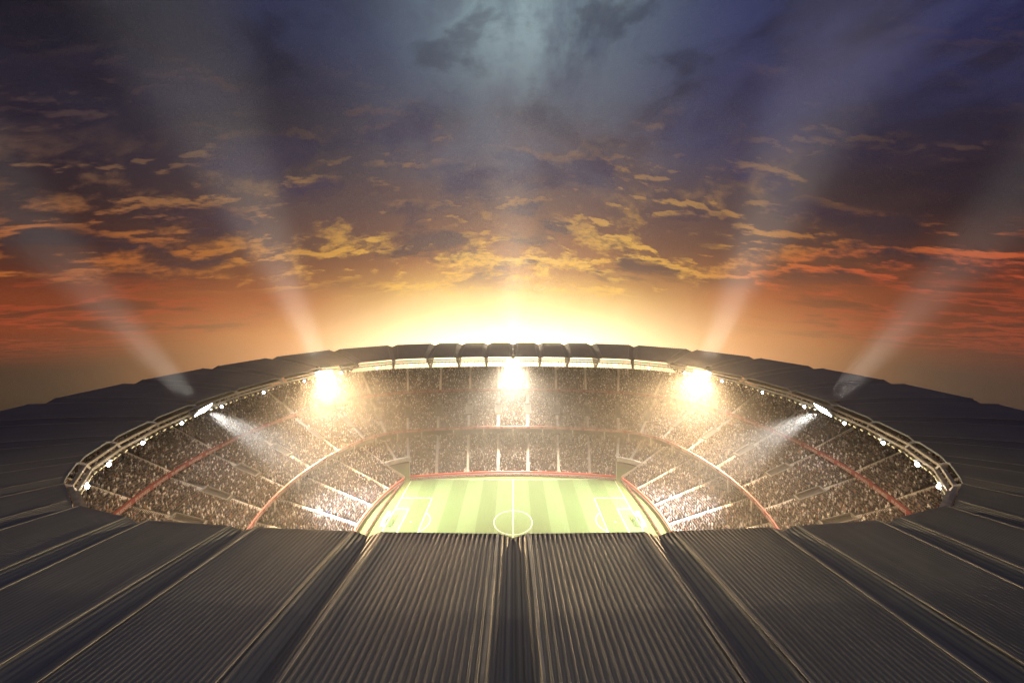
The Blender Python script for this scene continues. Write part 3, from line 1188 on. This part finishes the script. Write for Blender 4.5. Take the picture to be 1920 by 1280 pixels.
# advertising boards at the pitch edge
bw = MB()
BL = 5.2
bw.box((0, 0.25, 0.6), (1, 0, 0), (0, 1, 0), (0, 0, 1), BL / 2, 0.12, 0.6)
for x in (-2.0, 2.0):
    bw.bar((x, 0.37, 0.8), (x, 1.1, 0.02), 0.1)
b_me = bw.mesh('panel', [M_RED])
tw = MB()
pts = [((p[0] / TW - 0.5) * 4.4, 0.12, 0.2 + p[1] / TH * 0.85) for p in TV]
tw.add(pts, TF)
t_me = tw.mesh('lettering', [M_WHITE])


def board(x, y, rz, lab):
    e = empty('advertising_board', (x, y, 0), rz)
    tag(e, lab, 'advertising board', 'advertising boards round the pitch')
    for nm, me_ in (('panel', b_me), ('lettering', t_me)):
        o = bpy.data.objects.new(nm, me_)
        col.objects.link(o)
        o.parent = e


g = np.linspace(-58, 58, 22)
for i, x in enumerate(g):
    y = 44.3 - 320 * (1 - math.cos(math.asin(x / 320)))
    board(x, y, -math.asin(x / 320), 'red advertising board along the far touchline, %s from the left corner' % ORD[i])
for sg, sd2 in ((-1, 'left'), (1, 'right')):
    for i in range(13):
        y = 34.0 - i * 5.45
        x = sg * (66.2 - (y / 37.0) ** 2 * 2.6)
        sl = math.atan2(2 * y * 2.6 / 37.0 ** 2, 1.0)
        board(x, y, (math.pi / 2 - sl) if sg < 0 else (-math.pi / 2 + sl),
              'red advertising board behind the %s goal line, %s from the far corner' % (sd2, ORD[i]))

# ------------------------------------------------------------------ the crowd
PR = [  # rings of one seated or standing figure: half width, half depth, height, shift
    (0.20, 0.20, 0.02, 0.10), (0.22, 0.20, 0.42, 0.04), (0.21, 0.14, 0.55, 0.0), (0.30, 0.15, 0.98, 0.0),
    (0.10, 0.10, 1.10, 0.02), (0.13, 0.14, 1.22, 0.03), (0.12, 0.13, 1.36, 0.03), (0.05, 0.06, 1.43, 0.02)]
tv = []
for a, b, z, sh in PR:
    tv += [(-a, -b + sh, z), (a, -b + sh, z), (a, b + sh, z), (-a, b + sh, z)]
tv = np.array(tv)
tf = []
tmi = []
for r in range(len(PR) - 1):
    for i in range(4):
        j = (i + 1) % 4
        tf.append((r * 4 + i, r * 4 + j, r * 4 + 4 + j, r * 4 + 4 + i))
        tmi.append(1 if r >= 4 and not (r >= 5 and i in (0,)) else 0)
tf.append((28, 29, 30, 31))
tmi.append(0)
tf = np.array(tf)
tmi = np.array(tmi)
# with raised arms
arms = []
for sg in (-1, 1):
    for (x, y, z, r) in ((0.27, 0.0, 0.92, 0.07), (0.36, 0.16, 1.62, 0.05)):
        arms += [(sg * x - r, y - r, z), (sg * x + r, y - r, z), (sg * x + r, y + r, z), (sg * x - r, y + r, z)]
av = np.vstack([tv, np.array(arms)])
af = list(map(tuple, tf))
ami = list(tmi)
for b0 in (32, 40):
    for i in range(4):
        j = (i + 1) % 4
        af.append((b0 + i, b0 + j, b0 + 4 + j, b0 + 4 + i))
        ami.append(1)
af = np.array(af)
ami = np.array(ami)

pos, yaw = [], []
g = np.linspace(-338, 338, 6000)
for tn, T in TIERS.items():
    n = T['rows']
    for k in range(n):
        x0, y0, z0 = row_pt(T, (k + 0.55) / n)
        z0 = row_pt(T, k / n)[2]
        pp = at(g, (x0, y0), z0)
        cum = np.r_[0, np.cumsum(np.linalg.norm(np.diff(pp, axis=0), axis=1))]
        m = int(cum[-1] / 0.66)
        u = (np.arange(m) + 0.5 + rng.uniform(-0.28, 0.28, m)) * cum[-1] / m
        s = np.interp(u, cum, g)
        ok = rng.random(m) > 0.07
        p = at(s, (x0, y0), z0)
        st = at(STAIRS, (x0, y0), z0)
        near = STAIRS[np.argmin(np.abs(s[:, None] - STAIRS[None, :]), 1)]
        pst = at(near, (x0, y0), z0)
        dist = np.linalg.norm(p - pst, axis=1)
        ok &= dist > 1.15
        if tn == 'middle_tier' and VOM_ROWS[0] - 2 <= k <= VOM_ROWS[1] + 1:
            ok &= np.abs(s - near) > VOM_S + 1.0
        if tn == 'lower_tier' and k <= TUN_ROWS + 1:
            ok &= ~((np.abs(s) > TUN[0] - 1.6) & (np.abs(s) < TUN[1] + 1.6))
        p = p[ok]
        s = s[ok]
        nx = np.interp(np.abs(s), _d, BC[:, 2]) * np.sign(s)
        ny = np.interp(np.abs(s), _d, BC[:, 3])
        p[:, 0] += rng.uniform(-0.08, 0.08, len(p))
        p[:, 1] += rng.uniform(-0.08, 0.08, len(p))
        pos.append(p)
        yaw.append(np.arctan2(nx, -ny) + rng.normal(0, 0.35, len(p)))
pos = np.vstack(pos)
yaw = np.concatenate(yaw)
NP = len(pos)
print('people', NP)
isarm = rng.random(NP) < 0.14
hs = rng.uniform(0.86, 1.18, NP) * np.where(rng.random(NP) < 0.25, 1.15, 1.0)
ws = rng.uniform(0.9, 1.2, NP)
Vs, Fs, Ms, Ts = [], [], [], []
o = 0
for tmpl, fc_, mi_, sel in ((tv, tf, tmi, ~isarm), (av, af, ami, isarm)):
    p, y, hh, ww = pos[sel], yaw[sel], hs[sel], ws[sel]
    c, s = np.cos(y)[:, None], np.sin(y)[:, None]
    X = tmpl[None, :, 0] * ww[:, None]
    Y = tmpl[None, :, 1] * ww[:, None]
    Zc = tmpl[None, :, 2] * hh[:, None]
    P = np.stack([p[:, 0:1] + X * c - Y * s, p[:, 1:2] + X * s + Y * c, p[:, 2:3] + Zc], -1)
    q = fc_[None] + (np.arange(len(p)) * len(tmpl))[:, None, None] + o
    Vs.append(P.reshape(-1, 3))
    Fs.append(q.reshape(-1, 4))
    Ms.append(np.tile(mi_, len(p)))
    Ts.append(np.repeat(rng.random(len(p)), len(fc_)))
    o += len(p) * len(tmpl)
crowd = np_mesh('crowd', np.vstack(Vs), np.vstack(Fs), [M_CROWD, M_SKIN])
crowd.data.polygons.foreach_set('material_index', np.concatenate(Ms).astype(np.int32))
at_ = crowd.data.attributes.new('tone', 'FLOAT', 'FACE')
at_.data.foreach_set('value', np.concatenate(Ts).astype(np.float32))
tag(crowd, 'packed crowd of spectators in dark and white clothes filling all three tiers', 'crowd', kind='stuff')

# ------------------------------------------------------------------ evening haze that carries the light beams
hz = MB()
hz.box((0, 60, 179), (1, 0, 0), (0, 1, 0), (0, 0, 1), 420, 300, 181)
hm = bpy.data.materials.new('evening_haze')
hm.use_nodes = True
k = NT(hm.node_tree)
pv = k.n('ShaderNodeVolumePrincipled')
pv.inputs['Color'].default_value = (0.95, 0.93, 0.90, 1)
pv.inputs['Density'].default_value = 0.0002
pv.inputs['Anisotropy'].default_value = 0.8
pv.inputs['Density Attribute'].default_value = ''
oo = k.n('ShaderNodeOutputMaterial')
k.put(oo.inputs['Volume'], pv.outputs[0])
haze = hz.obj('haze', hm)
tag(haze, kind='stuff')

# denser haze added inside the bowl to make the floodlights flare
bm = MB()
sl = np.linspace(S, -S, 160)[:-1]
lo3 = [tuple(p) for p in rt(sl, (64.2, 59.2), -0.25)]
hi3 = [tuple(p) for p in rt(sl, (64.2, 59.2), 60.6)]
nn = len(sl)
bm.add(lo3 + hi3, [tuple(range(nn))[::-1], tuple(range(nn, 2 * nn))] + [(i, (i + 1) % nn, nn + (i + 1) % nn, nn + i) for i in range(nn)])
mm_ = hm.copy()
mm_.name = 'bowl_glare_haze'
for nd in mm_.node_tree.nodes:
    if nd.type == 'PRINCIPLED_VOLUME':
        nd.inputs['Density'].default_value = 0.0005
        nd.inputs['Anisotropy'].default_value = 0.4
glare_haze = bm.obj('glare_haze', mm_)
tag(glare_haze, 'added thin haze inside the stadium bowl that makes the floodlights glare', 'glare_haze', kind='stuff')
